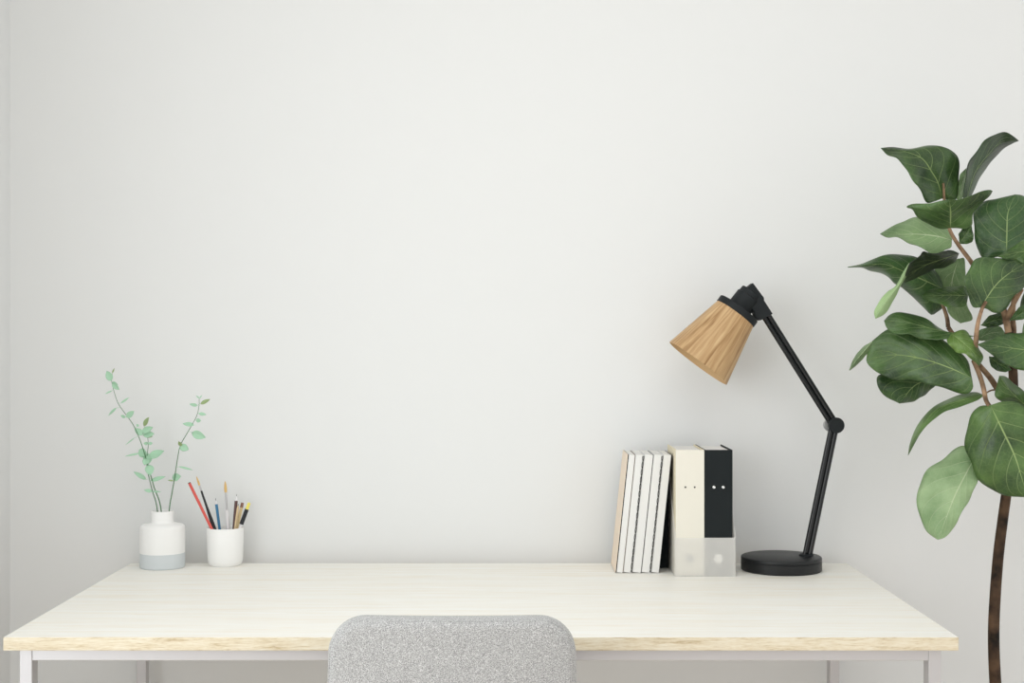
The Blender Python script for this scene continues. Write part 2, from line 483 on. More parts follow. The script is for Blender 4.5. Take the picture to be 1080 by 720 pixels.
rc = k_(23.9)
lathe(bm, [(0, -.0105), (rc - .001, -.0105), (rc, -.0095), (rc, .0035), (rc - .001, .0045), (r0 - th - .0012, .0045), (r0 - th - .0012, .001), (0, .001)], top_c, ax, 72)
mesh_obj('shade_collar', bm, M_BRKT, lamp)
bm = bmesh.new()
rs = k_(13.0)
lathe(bm, [(0, -.0555), (rs * .86, -.0555), (rs * .90, -.0545), (rs * .92, -.0440), (rs * 1.0, -.0430), (rs * 1.02, -.0100), (0, -.0100)], top_c + ax * 0 + (ax.cross(Vector((0, 1, 0)))).normalized() * 0, ax, 48)
mesh_obj('lamp_socket', bm, M_BRKT, lamp)
bm = bmesh.new()
lathe(bm, [(0, .001), (.012, .001), (.012, .016), (.018, .028), (.024, .042), (.021, .055), (.012, .064), (0, .067)], top_c, ax, 32)
mesh_obj('bulb', bm, M_BULB, lamp)

# ------------------------------------------------------------------ file box and binders
BF = 2.996                                   # front of the file box
def bxp(px): return (px - 540) * BF / F
FX0, FX1 = bxp(711.6), bxp(775.8)
FBK = BF + .165
fbox = thing('file_box', 'frosted white plastic file box with slanted sides holding two binders', 'file box', ((FX0 + FX1) / 2, BF + .08, TOP))
wt = .0022
FH = .0815
def side_panel(x0, x1):
    bm = bmesh.new()
    pts = [(BF, TOP), (FBK, TOP), (FBK, TOP + .205), (FBK - .05, TOP + .205), (BF + wt, TOP + FH + .012), (BF, TOP + FH)]
    a = [bm.verts.new((x0, y, z)) for y, z in pts]; b = [bm.verts.new((x1, y, z)) for y, z in pts]
    n = len(pts); bm.faces.new(a[::-1]); bm.faces.new(b)
    for i in range(n): bm.faces.new((a[i], a[(i + 1) % n], b[(i + 1) % n], b[i]))
    return bm
mesh_obj('side_panel', side_panel(FX0, FX0 + wt), M_FROST, fbox, smooth=False, bevel=.0006)
mesh_obj('side_panel', side_panel(FX1 - wt, FX1), M_FROST, fbox, smooth=False, bevel=.0006)
mesh_obj('front_panel', bx(FX0 + wt, FX1 - wt, BF, BF + wt, TOP, TOP + FH), M_FROST, fbox, smooth=False, bevel=.0006)
mesh_obj('back_panel', bx(FX0 + wt, FX1 - wt, FBK - wt, FBK, TOP, TOP + .205), M_FROST, fbox, smooth=False)
mesh_obj('bottom_panel', bx(FX0 + wt, FX1 - wt, BF + wt, FBK - wt, TOP, TOP + wt), M_FROST, fbox, smooth=False)
def binder(name, label, x0, x1, m_cov, m_edge, m_riv, m_ring, ring_r):
    y0, y1, z0, z1 = BF + wt + .001, FBK - wt - .001, TOP + wt, TOP + .2665
    t = thing(name, label, 'binder', ((x0 + x1) / 2, (y0 + y1) / 2, z0), 'binders in the file box')
    ct = .0028
    mesh_obj('spine', bx(x0, x1, y0, y0 + ct, z0, z1), m_cov, t, smooth=False, bevel=.0009)
    for a in (x0, x1 - ct):
        mesh_obj('cover', bx(a, a + ct, y0 + ct, y1, z0, z1), m_edge, t, smooth=False, bevel=.0006)
    mesh_obj('pages', bx(x0 + ct + .0008, x1 - ct - .0008, y0 + ct + .004, y1 - .004, z0 + .004, z1 - .003), M_PAPER, t, smooth=False)
    cx = (x0 + x1) / 2
    for s in (-1, 1):
        bm = bmesh.new()
        lathe(bm, [(0, .0006), (.0012, .0010), (.0022, .0014), (.0030, .0009), (.0030, -.001)] if m_riv is M_STEEL else [(0, .0002), (.0019, .0004), (.0022, -.001)], Vector((cx + s * .0098, y0, EYE - (513.8 - 360) * BF / F)), Vector((0, -1, 0)), 24)
        mesh_obj('rivet', bm, m_riv, t)
    bm = bmesh.new()
    zc = EYE - (589 - 360) * BF / F
    lathe(bm, [(0, .0002), (ring_r * .55, .0002), (ring_r * .62, .0007), (ring_r, .0007), (ring_r, -.001)], Vector((cx - .0005, y0, zc)), Vector((0, -1, 0)), 32)
    mesh_obj('finger_ring', bm, m_ring, t)
    return t
xm = bxp(743.2)
binder('ring_binder', 'cream ring binder with two dark eyelets in the file box', FX0 + wt + .0004, xm - .0002, M_BCREAM, M_BTAN, M_DARKHOLE, M_GREYM, .0085)
binder('ring_binder', 'black ring binder with two silver rivets in the file box', xm + .0004, FX1 - wt - .0035, M_BBLACK, M_BBLACK, M_STEEL, M_CERAM, .0095)

# ------------------------------------------------------------------ leaning notebooks
NF = 3.040
def nb(x): return (x - 540) * NF / F
tilt = math.atan2(13.0, 124.0)
ca, sa = math.cos(tilt), math.sin(tilt)
NH, NDp = .2535, .128
def notebook(label, xb0, xb1, m_front, m_back, lining=False, cord=False):
    """leaning notebook whose bottom front corners lie at xb0..xb1 on the desk"""
    w = (xb1 - xb0) * ca
    t = thing('notebook', label, 'notebook', (xb0, NF, TOP), 'notebooks leaning on the file box')
    def pt(u, v): return xb0 + u * ca + v * sa, TOP + .0002 + w * sa + v * ca - u * sa
    def slab(u0, u1, v0, v1, y0, y1):
        bm = bmesh.new(); box(bm, u0, u1, y0, y1, v0, v1)
        for v in bm.verts: v.co.x, v.co.z = pt(v.co.x, v.co.z)
        return bm
    c = .0011
    mesh_obj('front_cover', slab(0, c, 0, NH, NF, NF + NDp), m_front, t, smooth=False)
    c0 = c
    if lining:
        c0 = c + .0021
        mesh_obj('front_lining', slab(c, c0, .0006, NH - .0006, NF - .0001, NF + NDp - .001), M_COVER, t, smooth=False)
    mesh_obj('back_cover', slab(w - c, w, 0, NH, NF, NF + NDp), m_back, t, smooth=False)
    mesh_obj('pages', slab(c0 + .0001, w - c - .0001, .0005, NH - .0005, NF - .0006, NF + NDp - .001), M_PAPER, t, smooth=False)
    if cord:
        bm = bmesh.new()
        for k in (0, PI):
            pts = []
            for i in range(161):
                v = .002 + (NH - .004) * i / 160; a = k + 2 * PI * (v / .031)
                x, z = pt(w - .0016 + .00125 * math.cos(a), v)
                pts.append((x, NF - .0016 + .0008 * math.sin(a), z))
            tube(bm, pts, .00068, 6)
        mesh_obj('binding_cord', bm, M_COVER, t)
    return t
cuts = [nb(x) for x in (648.6, 657.4, 666.6, 676.6, 686.6, 695.6)]
labs = ['leftmost leaning notebook, with a cream front cover facing left',
        'slim white leaning notebook, second from the cream covered one',
        'slim white notebook in the middle of the leaning row',
        'slim white leaning notebook, second from the file box',
        'slim white leaning notebook that touches the file box']
M_WBOARD = mat('white notebook board', (0.74, 0.74, 0.73, 1), 0.7, 0.2)
M_BRBOARD = mat('brown notebook board', srgb(128, 112, 96), 0.7, 0.2)
spec = [(M_CREAMC, M_BRBOARD, True, False), (M_WBOARD, M_WBOARD, False, True), (M_WBOARD, M_COVER, False, False), (M_WBOARD, M_WBOARD, False, True), (M_WBOARD, M_COVER, False, False)]
for i in range(5): notebook(labs[i], cuts[i] + .0003, cuts[i + 1] - .0003, *spec[i])

bm = bmesh.new()  # black wedge added to make the gap beside the file box dark
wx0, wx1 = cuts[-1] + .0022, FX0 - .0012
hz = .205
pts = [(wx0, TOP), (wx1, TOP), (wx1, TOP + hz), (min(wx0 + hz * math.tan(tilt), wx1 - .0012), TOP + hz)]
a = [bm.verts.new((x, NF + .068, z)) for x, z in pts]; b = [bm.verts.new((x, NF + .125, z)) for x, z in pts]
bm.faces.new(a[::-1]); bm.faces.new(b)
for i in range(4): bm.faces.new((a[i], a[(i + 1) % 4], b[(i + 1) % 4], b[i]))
tag(mesh_obj('infill', bm, M_BBLACK, smooth=False, bevel=.0008), 'black wedge added to darken the gap between leaning notebooks and file box', 'infill')

# ------------------------------------------------------------------ vase with eucalyptus
VD = 3.123
VC = Vector(((171.4 - 540) * VD / F, VD, TOP))
vase = thing('bud_vase', 'matt white vase with narrow neck and pale grey base band', 'vase', VC)
vr = 23.4 * VD / F
bm = bmesh.new()
lathe(bm, [(0, 0), (vr - .002, 0), (vr, .002), (vr, .0325)], VC, n=72)
mesh_obj('base_band', bm, M_VBAND, vase)
nr = 11.6 * VD / F
bm = bmesh.new()
lathe(bm, [(vr, .0325), (vr, .086), (vr - .0012, .0905), (vr - .005, .0935), (vr - .012, .0950), (nr + .004, .0962), (nr + .001, .0975), (nr, .0995), (nr, .122), (nr - .0008, .1235), (nr - .002, .1235), (nr - .003, .122), (nr - .003, .098), (vr - .005, .088), (vr - .005, .01), (0, .008)], VC, n=72)
mesh_obj('body', bm, M_VASE, vase)

def oval(bm, base, d, face, ln, wd, cup=.12):
    """a small cupped leaf blade from base along d, facing 'face'"""
    d = d.normalized(); s = d.cross(face).normalized(); n = s.cross(d).normalized()
    NV, NU = 8, 4
    rows = []
    for j in range(NV + 1):
        v = j / NV
        w = wd * (math.sin(PI * min(max(v, 0), 1) ** .8)) ** .75 if 0 < j < NV else wd * .04
        row = []
        for i in range(-NU, NU + 1):
            u = i / NU
            row.append(bm.verts.new(base + d * ln * v + s * w * .5 * u + n * (cup * wd * (u * u - .3) - .10 * ln * v * v)))
        rows.append(row)
    for a, b in zip(rows, rows[1:]):
        for i in range(2 * NU): bm.faces.new((a[i], a[i + 1], b[i + 1], b[i]))

def sprig(label, stem_px, leaves):
    b = VC + Vector(((stem_px[0][0] - 171.4) * VD / F * .4, 0, .015))
    t = thing('eucalyptus_sprig', label, 'plant sprig', b, 'eucalyptus sprigs in the white vase')
    pts = [b] + [P(x, y, VD + dz) for x, y, dz in stem_px]
    sp = spline(pts, 40); bm = bmesh.new()
    tube(bm, sp, [.0016 - .0011 * i / 39 for i in range(40)], 8)
    mesh_obj('stem', bm, M_EUCS, t)
    for (bx_, by_, tx, ty, wd, kind) in leaves:
        q = P((bx_ + tx) / 2, (by_ + ty) / 2, VD)
        near = min(sp, key=lambda s: (s.x - q.x) ** 2 + (s.z - q.z) ** 2)
        dd = near.y + random.uniform(-.008, .008)
        a, e = P(bx_, by_, dd), P(tx, ty, dd - random.uniform(-.006, .012))
        bm = bmesh.new()
        face = Vector((random.uniform(-.45, .45), -1, random.uniform(-.1, .7)))
        st = min(sp, key=lambda s: (s - a).length)
        if (st - a).length > .001: tube(bm, [st, a.lerp(st, .4), a], .0004, 6)
        oval(bm, a, e - a, face, (e - a).length, wd * VD / F)
        o = mesh_obj('leaf', bm, M_EUCD if kind else M_EUC, t)
        so = o.modifiers.new('Solidify', 'SOLIDIFY'); so.thickness = .0006
    return t
sprig('long eucalyptus sprig bending left, tallest in the white vase',
      [(170, 538, 0), (162, 512, 0), (153, 480, -.005), (147, 462, -.008), (140, 447, -.01), (132, 436, -.01), (124, 424, -.012), (118.5, 406, -.012), (117.5, 400, -.012)],
      [(117.5, 401.5, 112.5, 391, 7.5, 0), (118.5, 393.5, 120.5, 388, 2, 1), (118.5, 404, 125.5, 411, 6, 0), (118.5, 403, 124, 405.5, 3.5, 0), (118, 412, 111, 415, 1.8, 0),
       (127.5, 425, 136, 419, 2.2, 0), (123, 430, 113.5, 438, 3.2, 0), (133.5, 440, 141, 433.5, 6.5, 0), (132.5, 440, 127, 438, 3.5, 0), (146, 449.5, 144, 447, 2.5, 0),
       (142, 461.5, 132, 469, 1.4, 0), (148, 478, 131.5, 480.5, 2.4, 0), (153, 482, 147, 473.5, 8.5, 0), (156, 484, 152, 490, 9, 0), (157, 490, 158.5, 501, 9.5, 0), (154, 505.5, 141, 497, 5, 0), (159, 507, 174, 502, 5, 0), (160.5, 518, 152, 516.5, 4, 0), (161, 518, 169, 518.5, 2, 0)])
sprig('short eucalyptus sprig with rounded leaves, left of centre in the white vase',
      [(166, 538, .012), (160, 515, .012), (155, 492, .006), (155.5, 478, .004), (156.5, 468, .004), (155, 458, .004), (153.5, 452, .004)],
      [(151.8, 449, 156.5, 440, 6, 1), (150, 456, 161, 450, 8.5, 0), (151, 459, 162.5, 457, 8, 0), (151, 458.5, 142, 451.5, 7, 0), (153.5, 460, 160.5, 460, 3.5, 1), (156, 467.5, 151.5, 467.5, 3.6, 0),
       (156.5, 468, 161, 467, 3.6, 0), (157, 482, 172.5, 475, 9, 0), (154, 476, 145.5, 478, 9, 0), (156, 478, 155.5, 490, 9.5, 0)])
sprig('slender eucalyptus sprig leaning right in the white vase',
      [(178.5, 538, -.006), (181, 522, -.006), (184, 505, -.01), (187, 485, -.012), (190, 470, -.015), (196, 459, -.016), (203, 447, -.018), (208, 437, -.018), (210, 427, -.018), (210, 421, -.018)],
      [(210, 420, 207, 417, 1.6, 0), (210.5, 420, 213, 416.5, 1.6, 0), (208.5, 427.5, 199.5, 426, 3.6, 0), (211.5, 426, 221.5, 420.5, 4.2, 1), (209.5, 436, 217.5, 437, 4, 0), (206.5, 443, 212, 443.5, 4.5, 0),
       (204.5, 448.5, 192.5, 446, 5.5, 0), (202.5, 456, 216.5, 461.5, 9, 0), (189.5, 470, 199, 474, 8, 0), (191, 470, 188.5, 465.5, 4, 1), (188.5, 492, 203.5, 495, 2.6, 0), (182, 504, 190.5, 502, 8.5, 0), (183, 507, 177, 506, 1.8, 1)])

# ------------------------------------------------------------------ pencil cup and what stands in it
PD = 3.152
PC = Vector(((237.6 - 540) * PD / F, PD, TOP))
cr = 19.4 * PD / F
bm = bmesh.new()
CH = .0835
lathe(bm, [(0, .001), (cr * .70, .001), (cr * .72, 0), (cr * .80, 0), (cr * .88, .003), (cr * .93, .010), (cr * .955, .022), (cr, CH - .001), (cr - .0006, CH), (cr - .0018, CH), (cr - .0024, CH - .001), (cr * .955 - .003, .022), (cr * .85, .008), (0, .006)], PC, n=72)
cup = mesh_obj('pencil_cup', bm, M_CERAM)
for v in cup.data.vertices: v.co -= PC
cup.location = PC
tag(cup, 'white ceramic pencil cup full of pencils and brushes on the desk', 'cup')
def stick(name, label, cat, top, mouth, dy_top, parts, dy_m=0):
    """a straight tool standing in the cup: top px, px where it crosses the rim; parts = (name, [(t, radius)...], material), t in px down from the top"""
    a = P(top[0], top[1], PD + dy_top); b = P(mouth[0], mouth[1], PD + dy_m)
    d = (b - a).normalized()
    # run down to the cup's floor
    k = (TOP + .0085 - a.z) / d.z
    # stay inside the cup wall
    e = a + d * k
    r = Vector((e.x - PC.x, e.y - PC.y)); lim = cr * .95 - .009
    if r.length > lim:
        lo, hi = (b - a).length, k
        for _ in range(30):
            m = (lo + hi) / 2; q = a + d * m
            if Vector((q.x - PC.x, q.y - PC.y)).length > lim: hi = m
            else: lo = m
        k = lo
    t = thing(name, label, cat, a + d * k, 'pencils and brushes in the white cup')
    for nm, prof, m in parts:
        bm = bmesh.new()
        pr = [((k if x is None else x * PD / F), r) for x, r in prof]
        n = 6 if nm == 'barrel' and cat == 'pencil' else 16
        tube(bm, [a + d * x for x, r in pr], [max(r, .00015) for x, r in pr], n)
        mesh_obj(nm, bm, m, t, smooth=(n != 6))
    return t
cm = lambda n, *c, r=.45: mat(n, srgb(*c), r, 0.35)
M_RED, M_BLUE, M_BROWN, M_TAN, M_TANW = cm('red lacquer', 214, 92, 84), cm('blue lacquer', 58, 120, 160), cm('dark brown lacquer', 92, 66, 62), cm('tan wood', 218, 196, 150), cm('bare pencil wood', 214, 190, 150)
M_BR, M_WHITE, M_YEL, M_INK, M_SILV = cm('brush bristle', 214, 178, 116, r=.8), cm('white lacquer', 226, 224, 226), cm('yellow cap', 236, 222, 110), cm('black barrel', 38, 40, 44), mat('silver ferrule', srgb(190, 188, 190), .3, .5, .8)
M_LEAD = cm('graphite', 50, 48, 50)
stick('colour_pencil', 'red pencil leaning furthest left in the white cup', 'pencil', (199.8, 509.5), (224, 559), -.016,
      [('barrel', [(0, .0031), (None, .0031)], M_RED), ('end_cap', [(-.8, .0028), (.05, .0031)], M_LEAD)], -.026)
stick('paint_brush', 'slim black paint brush with a pointed ochre tip, beside the red pencil', 'brush', (207, 501.8), (226.5, 559), -.004,
      [('bristle', [(0, .0002), (3, .0016), (8, .0023), (11, .0018)], M_BR), ('ferrule', [(10.5, .0019), (17, .0022)], M_SILV), ('handle', [(16.5, .0022), (34, .0026), (48, .0040), (62, .0046), (None, .0030)], M_INK)], -.014)
stick('paint_brush', 'white handled paint brush with a tan tip, tallest in the cup middle', 'brush', (237.4, 507), (240.5, 559), .004,
      [('bristle', [(0, .0002), (3, .0022), (8, .0034), (12, .0028)], M_BR), ('ferrule', [(11.5, .0022), (31, .0022)], M_SILV), ('handle', [(30.5, .0040), (45, .0044), (None, .0040)], M_WHITE)])
stick('colour_pencil', 'blue pencil with a dark point left of the white brush', 'pencil', (227.3, 525), (231.8, 559), -.004,
      [('tip', [(0, .0002), (2.5, .0008)], M_LEAD), ('sharpened_wood', [(2.4, .0008), (6.5, .0030)], M_WHITE), ('barrel', [(6.4, .0031), (None, .0031)], M_BLUE)])
stick('colour_pencil', 'dark brown pencil right of the white brush', 'pencil', (249.6, 521), (246.6, 559), .006,
      [('tip', [(0, .0002), (2, .0007)], M_LEAD), ('sharpened_wood', [(1.9, .0007), (7, .0034)], M_WHITE), ('barrel', [(6.9, .0036), (None, .0036)], M_BROWN)], .002)
stick('pencil', 'plain tan pencil with a brown end, right of the dark brown one', 'pencil', (255.8, 530), (249.3, 559), .014,
      [('eraser', [(0, .0034), (5, .0036)], cm('brown eraser', 140, 104, 88)), ('barrel', [(4.9, .0036), (None, .0036)], M_TAN)], .008)
stick('pencil', 'slim pale wood pencil between the brown pencil and the tan one', 'pencil', (251.5, 531), (247.6, 559), -.006,
      [('tip', [(0, .0003), (2, .0009)], M_LEAD), ('barrel', [(1.9, .0012), (5, .0026), (None, .0026)], M_TANW)], -.010)
stick('marker_pen', 'black marker pen with a yellow cap end leaning right in the cup', 'pen', (263, 529.8), (252.2, 559), -.010,
      [('cap_end', [(0, .0018), (1, .0034), (7.5, .0036)], M_YEL), ('barrel', [(7.4, .0044), (24, .0046)], M_INK), ('grip', [(23.9, .0030), (28, .0026), (None, .0024)], M_WHITE)], -.014)

# ------------------------------------------------------------------ fiddle leaf fig
GD = 2.80
TR = {'T4': (880, 120, 3.275), 'T5': (880, 320, 2.77), 'T6': (920, 130, 5.5375), 'T7': (890, 230, 6.542), 'T8': (980, 240, 6.55),
      'U1': (890, 320, 6.0), 'U2': (980, 300, 5.14), 'U3': (950, 400, 4.0)}
fig = thing('fiddle_leaf_fig', 'tall fiddle leaf fig tree with large green leaves right of the desk', 'plant', Vector(((1050 - 540) * GD / F, GD, 0)))
def fp(T, q, dy=0.0):
    x0, y0, s = TR[T]
    return P(x0 + q[0] / s, y0 + q[1] / s, GD + dy)
def leaf(T, mid, A, B, d=(0, 0), e=(0, 0), under=False, bulge=.10, wave=.007, tint=(1, 1, 1), seed=0, petiole=None):
    """a leaf from its midrib and two margins (base to tip); d = depth at base and tip, e = extra depth of the two margins"""
    rng = random.Random(seed + len(mid) * 7 + int(mid[0][0]))
    NV, NU = 44, 9
    x0, y0, s = TR[T]
    px = lambda pts: [Vector((x0 + q[0] / s, y0 + q[1] / s, 0)) for q in pts]
    m_, a_, b_ = (spline(px(L_), NV + 1) for L_ in (mid, A, B))
    ph = rng.uniform(0, 6)
    bm = bmesh.new(); uvl = bm.loops.layers.uv.new('UVMap'); uvs = {}
    rows = []
    for j in range(NV + 1):
        v = j / NV
        env = math.sin(PI * v) ** .6 if 0 < v < 1 else 0
        dm = d[0] + (d[1] - d[0]) * v + (d[2] * math.sin(PI * v) if len(d) > 2 else 0)
        row = []
        for i in range(-NU, NU + 1):
            u = abs(i) / NU
            edge, ex = (a_, e[0]) if i < 0 else (b_, e[1])
            # quadratic Bezier across with the blade springing up from the midrib
            q = m_[j].lerp(edge[j], u * (1 + .035 * env * u * math.sin(ph * 2 + v * 23 + (1.5 if i < 0 else 0)) * (1 if v < .93 else 0)))
            w = (edge[j] - m_[j]).length * GD / F
            dy = dm + ex * env * u ** 1.3 - bulge * w * math.sin(PI * u) * .5 + wave * env * u * u * math.sin(ph + v * 17 + (0 if i < 0 else 2))
            vx = 5.6 * (v - .42 * u ** 1.05) + .16 * i / NU
            dy -= .16 * w * u * env
            dy += (1 if under else -1) * .06 * w * abs(math.sin(PI * vx)) * 4 * u * (1 - u * .75) * env * .6
            vt = bm.verts.new(P(q.x, q.y, GD + dy))
            uvs[vt] = (i / NU, v)
            row.append(vt)
        rows.append(row)
    for ra, rb in zip(rows, rows[1:]):
        for i in range(2 * NU):
            f = bm.faces.new((ra[i], ra[i + 1], rb[i + 1], rb[i]))
            for l in f.loops: l[uvl].uv = uvs[l.vert]
    # which way do the faces look?  The camera side is the upper side unless 'under'
    bm.normal_update()
    area = sum((f.normal.dot(-f.calc_center_median() + Vector((0, 0, EYE))) > 0) * f.calc_area() for f in bm.faces)
    tot = sum(f.calc_area() for f in bm.faces)
    if (area > tot / 2) == under: bmesh.ops.reverse_faces(bm, faces=bm.faces[:])
    me = bpy.data.meshes.new('leaf')
    bmesh.ops.translate(bm, vec=-fig.location, verts=bm.verts[:])
    bm.to_mesh(me); bm.free()
    me.materials.append(M_LEAF); me.materials.append(M_LEAFU)
    for p in me.polygons: p.use_smooth = True
    o = bpy.data.objects.new('leaf', me); C.objects.link(o); o.parent = fig
    so = o.modifiers.new('Solidify', 'SOLIDIFY'); so.thickness = .0009; so.offset = -1; so.material_offset = 1
    j = rng.uniform(.92, 1.08)
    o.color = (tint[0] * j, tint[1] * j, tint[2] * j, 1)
    return o

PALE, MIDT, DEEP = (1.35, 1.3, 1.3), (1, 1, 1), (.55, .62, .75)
leaf('T6', [(405, 440), (385, 350), (345, 280), (290, 205), (190, 165), (50, 143)],
     [(405, 440), (450, 448), (490, 440), (508, 330), (507, 240), (480, 175), (420, 135), (320, 130), (220, 148), (120, 138), (50, 143)],
     [(405, 440), (360, 458), (320, 460), (285, 400), (250, 345), (200, 275), (150, 205), (90, 185), (50, 143)], (0, -.06), (.035, -.02), seed=1)
leaf('T6', [(550, 445), (600, 290), (680, 180), (760, 105), (855, 103)],
     [(550, 445), (530, 430), (545, 330), (565, 230), (620, 150), (660, 100), (720, 65), (775, 52), (820, 75), (855, 103)],
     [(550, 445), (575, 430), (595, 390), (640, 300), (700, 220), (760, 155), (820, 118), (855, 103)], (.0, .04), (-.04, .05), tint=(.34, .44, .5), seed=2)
leaf('T6', [(508, 445), (525, 350), (548, 262)], [(508, 445), (488, 430), (505, 330), (520, 290), (548, 262)], [(508, 445), (528, 430), (542, 360), (548, 262)], (.05, .08), (0, .02), under=True, seed=3)
leaf('T6', [(455, 612), (458, 530), (450, 443)],
     [(455, 612), (400, 617), (330, 590), (270, 550), (225, 502), (195, 490), (250, 470), (340, 466), (400, 452), (450, 443)],
     [(455, 612), (500, 613), (545, 617), (585, 590), (595, 520), (650, 455), (690, 425), (707, 392), (660, 394), (600, 412), (520, 443), (450, 443)], (-.02, -.12, -.01), (.03, .0), seed=4, wave=.002)
leaf('T7', [(745, 155), (640, 125), (500, 112), (380, 115), (250, 110)],
     [(745, 155), (735, 95), (650, 35), (560, 0), (470, 2), (400, 28), (330, 62), (250, 110)],
     [(745, 155), (740, 200), (700, 220), (660, 245), (610, 245), (560, 220), (500, 190), (440, 170), (370, 132), (300, 134), (250, 110)], (0, .05), (.05, -.03), under=True, seed=5, tint=(1.2, 1.2, 1.2))
leaf('T7', [(690, 490), (560, 430), (430, 375), (280, 318), (120, 328), (28, 338)],
     [(690, 490), (670, 420), (620, 350), (560, 305), (500, 272), (420, 250), (340, 248), (260, 260), (180, 290), (120, 315), (28, 335)],
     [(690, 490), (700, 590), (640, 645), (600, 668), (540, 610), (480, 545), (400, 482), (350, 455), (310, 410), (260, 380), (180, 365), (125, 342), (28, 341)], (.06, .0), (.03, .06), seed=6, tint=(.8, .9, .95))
leaf('T7', [(795, 245), (690, 280), (560, 325), (480, 375), (410, 450)],
     [(795, 245), (740, 222), (690, 230), (640, 245), (590, 240), (548, 232), (530, 260), (490, 285), (455, 312), (430, 380), (410, 450)],
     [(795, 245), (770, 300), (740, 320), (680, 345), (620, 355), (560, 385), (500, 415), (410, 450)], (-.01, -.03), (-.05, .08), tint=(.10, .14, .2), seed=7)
leaf('T7', [(450, 312), (420, 385), (372, 470), (300, 560), (245, 640), (218, 692)],
     [(450, 312), (408, 380), (358, 470), (300, 510), (250, 570), (212, 640), (218, 692)],
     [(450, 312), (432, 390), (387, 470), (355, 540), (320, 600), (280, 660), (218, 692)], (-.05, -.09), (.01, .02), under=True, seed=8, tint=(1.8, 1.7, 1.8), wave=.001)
leaf('T8', [(200, 215), (155, 400), (190, 550), (220, 660)], [(200, 215), (130, 245), (35, 290), (80, 390), (110, 500), (140, 600), (220, 660)],
     [(200, 215), (245, 222), (250, 400), (260, 520), (297, 630), (220, 660)], (.10, .08), (.01, -.01), under=True, seed=9, tint=(1.25, 1.2, 1.25))
leaf('T8', [(270, 470), (140, 465), (40, 470), (-45, 468)], [(270, 470), (262, 425), (230, 403), (150, 406), (80, 415), (0, 430), (-45, 468)],
     [(270, 470), (255, 530), (220, 547), (140, 547), (70, 525), (0, 502), (-45, 468)], (.03, .0), (.02, -.02), seed=10, tint=(1.15, 1.15, 1))
leaf('T8', [(355, 552), (450, 410), (540, 325), (680, 232)],
     [(355, 552), (300, 545), (262, 450), (250, 360), (290, 245), (350, 212), (450, 205), (560, 218), (680, 232)],
     [(355, 552), (400, 562), (440, 585), (490, 592), (530, 555), (590, 475), (655, 405), (690, 320), (680, 232)], (-.07, -.05), (.0, .03), seed=11)
leaf('T4', [(595, 482), (596, 400), (600, 340), (625, 278)],
     [(595, 482), (540, 499), (505, 495), (490, 440), (478, 370), (490, 330), (520, 300), (560, 293), (625, 278)],
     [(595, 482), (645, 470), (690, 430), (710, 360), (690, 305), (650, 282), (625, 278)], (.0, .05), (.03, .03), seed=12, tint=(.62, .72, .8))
leaf('T8', [(790, 180), (660, 165), (550, 185), (468, 200)], [(790, 180), (730, 80), (650, 85), (550, 150), (468, 200)], [(790, 180), (740, 250), (620, 235), (520, 212), (468, 200)], (-.04, -.06), (.02, 0), seed=13, tint=(1.2, 1.2, 1))
leaf('T6', [(508, 705), (545, 650), (578, 598)], [(508, 705), (508, 640), (540, 608), (578, 598)], [(508, 705), (570, 700), (592, 665), (578, 598)], (.04, .05), seed=14)
leaf('U1', [(825, 205), (700, 185), (560, 160), (400, 120), (254, 108)],
     [(825, 205), (740, 195), (660, 180), (600, 150), (540, 105), (480, 80), (420, 62), (340, 55), (290, 70), (254, 108)],
     [(825, 205), (740, 222), (680, 222), (560, 228), (480, 222), (420, 192), (360, 196), (310, 186), (270, 152), (254, 108)], (-.04, .02), (.04, -.01), seed=15)
leaf('U2', [(120, 265), (190, 320), (245, 375), (272, 440)], [(120, 265), (95, 300), (140, 362), (190, 374), (225, 402), (272, 440)],
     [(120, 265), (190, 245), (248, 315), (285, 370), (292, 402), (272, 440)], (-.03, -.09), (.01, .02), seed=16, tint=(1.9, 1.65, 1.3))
leaf('T5', [(402, 217), (330, 185), (250, 160), (170, 150), (93, 165)],
     [(402, 217), (388, 165), (340, 120), (280, 90), (220, 76), (160, 74), (125, 95), (100, 125), (93, 165)],
     [(402, 217), (405, 248), (385, 263), (340, 255), (290, 238), (230, 225), (180, 222), (130, 205), (100, 180), (93, 165)], (-.05, .05), (.03, .0), seed=17, tint=(1.15, 1.12, 1.15))
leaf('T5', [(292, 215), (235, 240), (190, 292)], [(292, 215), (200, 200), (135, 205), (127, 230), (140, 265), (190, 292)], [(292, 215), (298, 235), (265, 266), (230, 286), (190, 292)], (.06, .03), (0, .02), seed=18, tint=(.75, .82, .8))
leaf('T5', [(110, 112), (88, 137), (62, 168), (44, 195)], [(110, 112), (84, 128), (58, 160), (44, 195)], [(110, 112), (97, 142), (70, 174), (44, 195)], (-.02, -.02), (.03, .03), under=True, seed=19, wave=.001)
leaf('T5', [(437, 267), (370, 283), (300, 308), (255, 360), (228, 410), (215, 443)],
     [(437, 267), (410, 258), (360, 268), (300, 295), (260, 330), (235, 370), (220, 410), (215, 443)],
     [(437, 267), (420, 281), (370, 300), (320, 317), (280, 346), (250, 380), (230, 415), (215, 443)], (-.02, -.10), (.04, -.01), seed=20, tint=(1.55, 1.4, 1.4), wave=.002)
leaf('U3', [(378, 108), (430, 215), (480, 320), (512, 420), (535, 497)],
     [(378, 108), (330, 115), (290, 160), (275, 230), (278, 310), (310, 390), (360, 450), (420, 485), (480, 494), (535, 497)],
     [(378, 108), (440, 92), (520, 108), (600, 180), (640, 280), (630, 390), (590, 462), (535, 497)], (-.09, -.11), (.06, .01), seed=21, tint=(1.4, 1.3, 1.25))
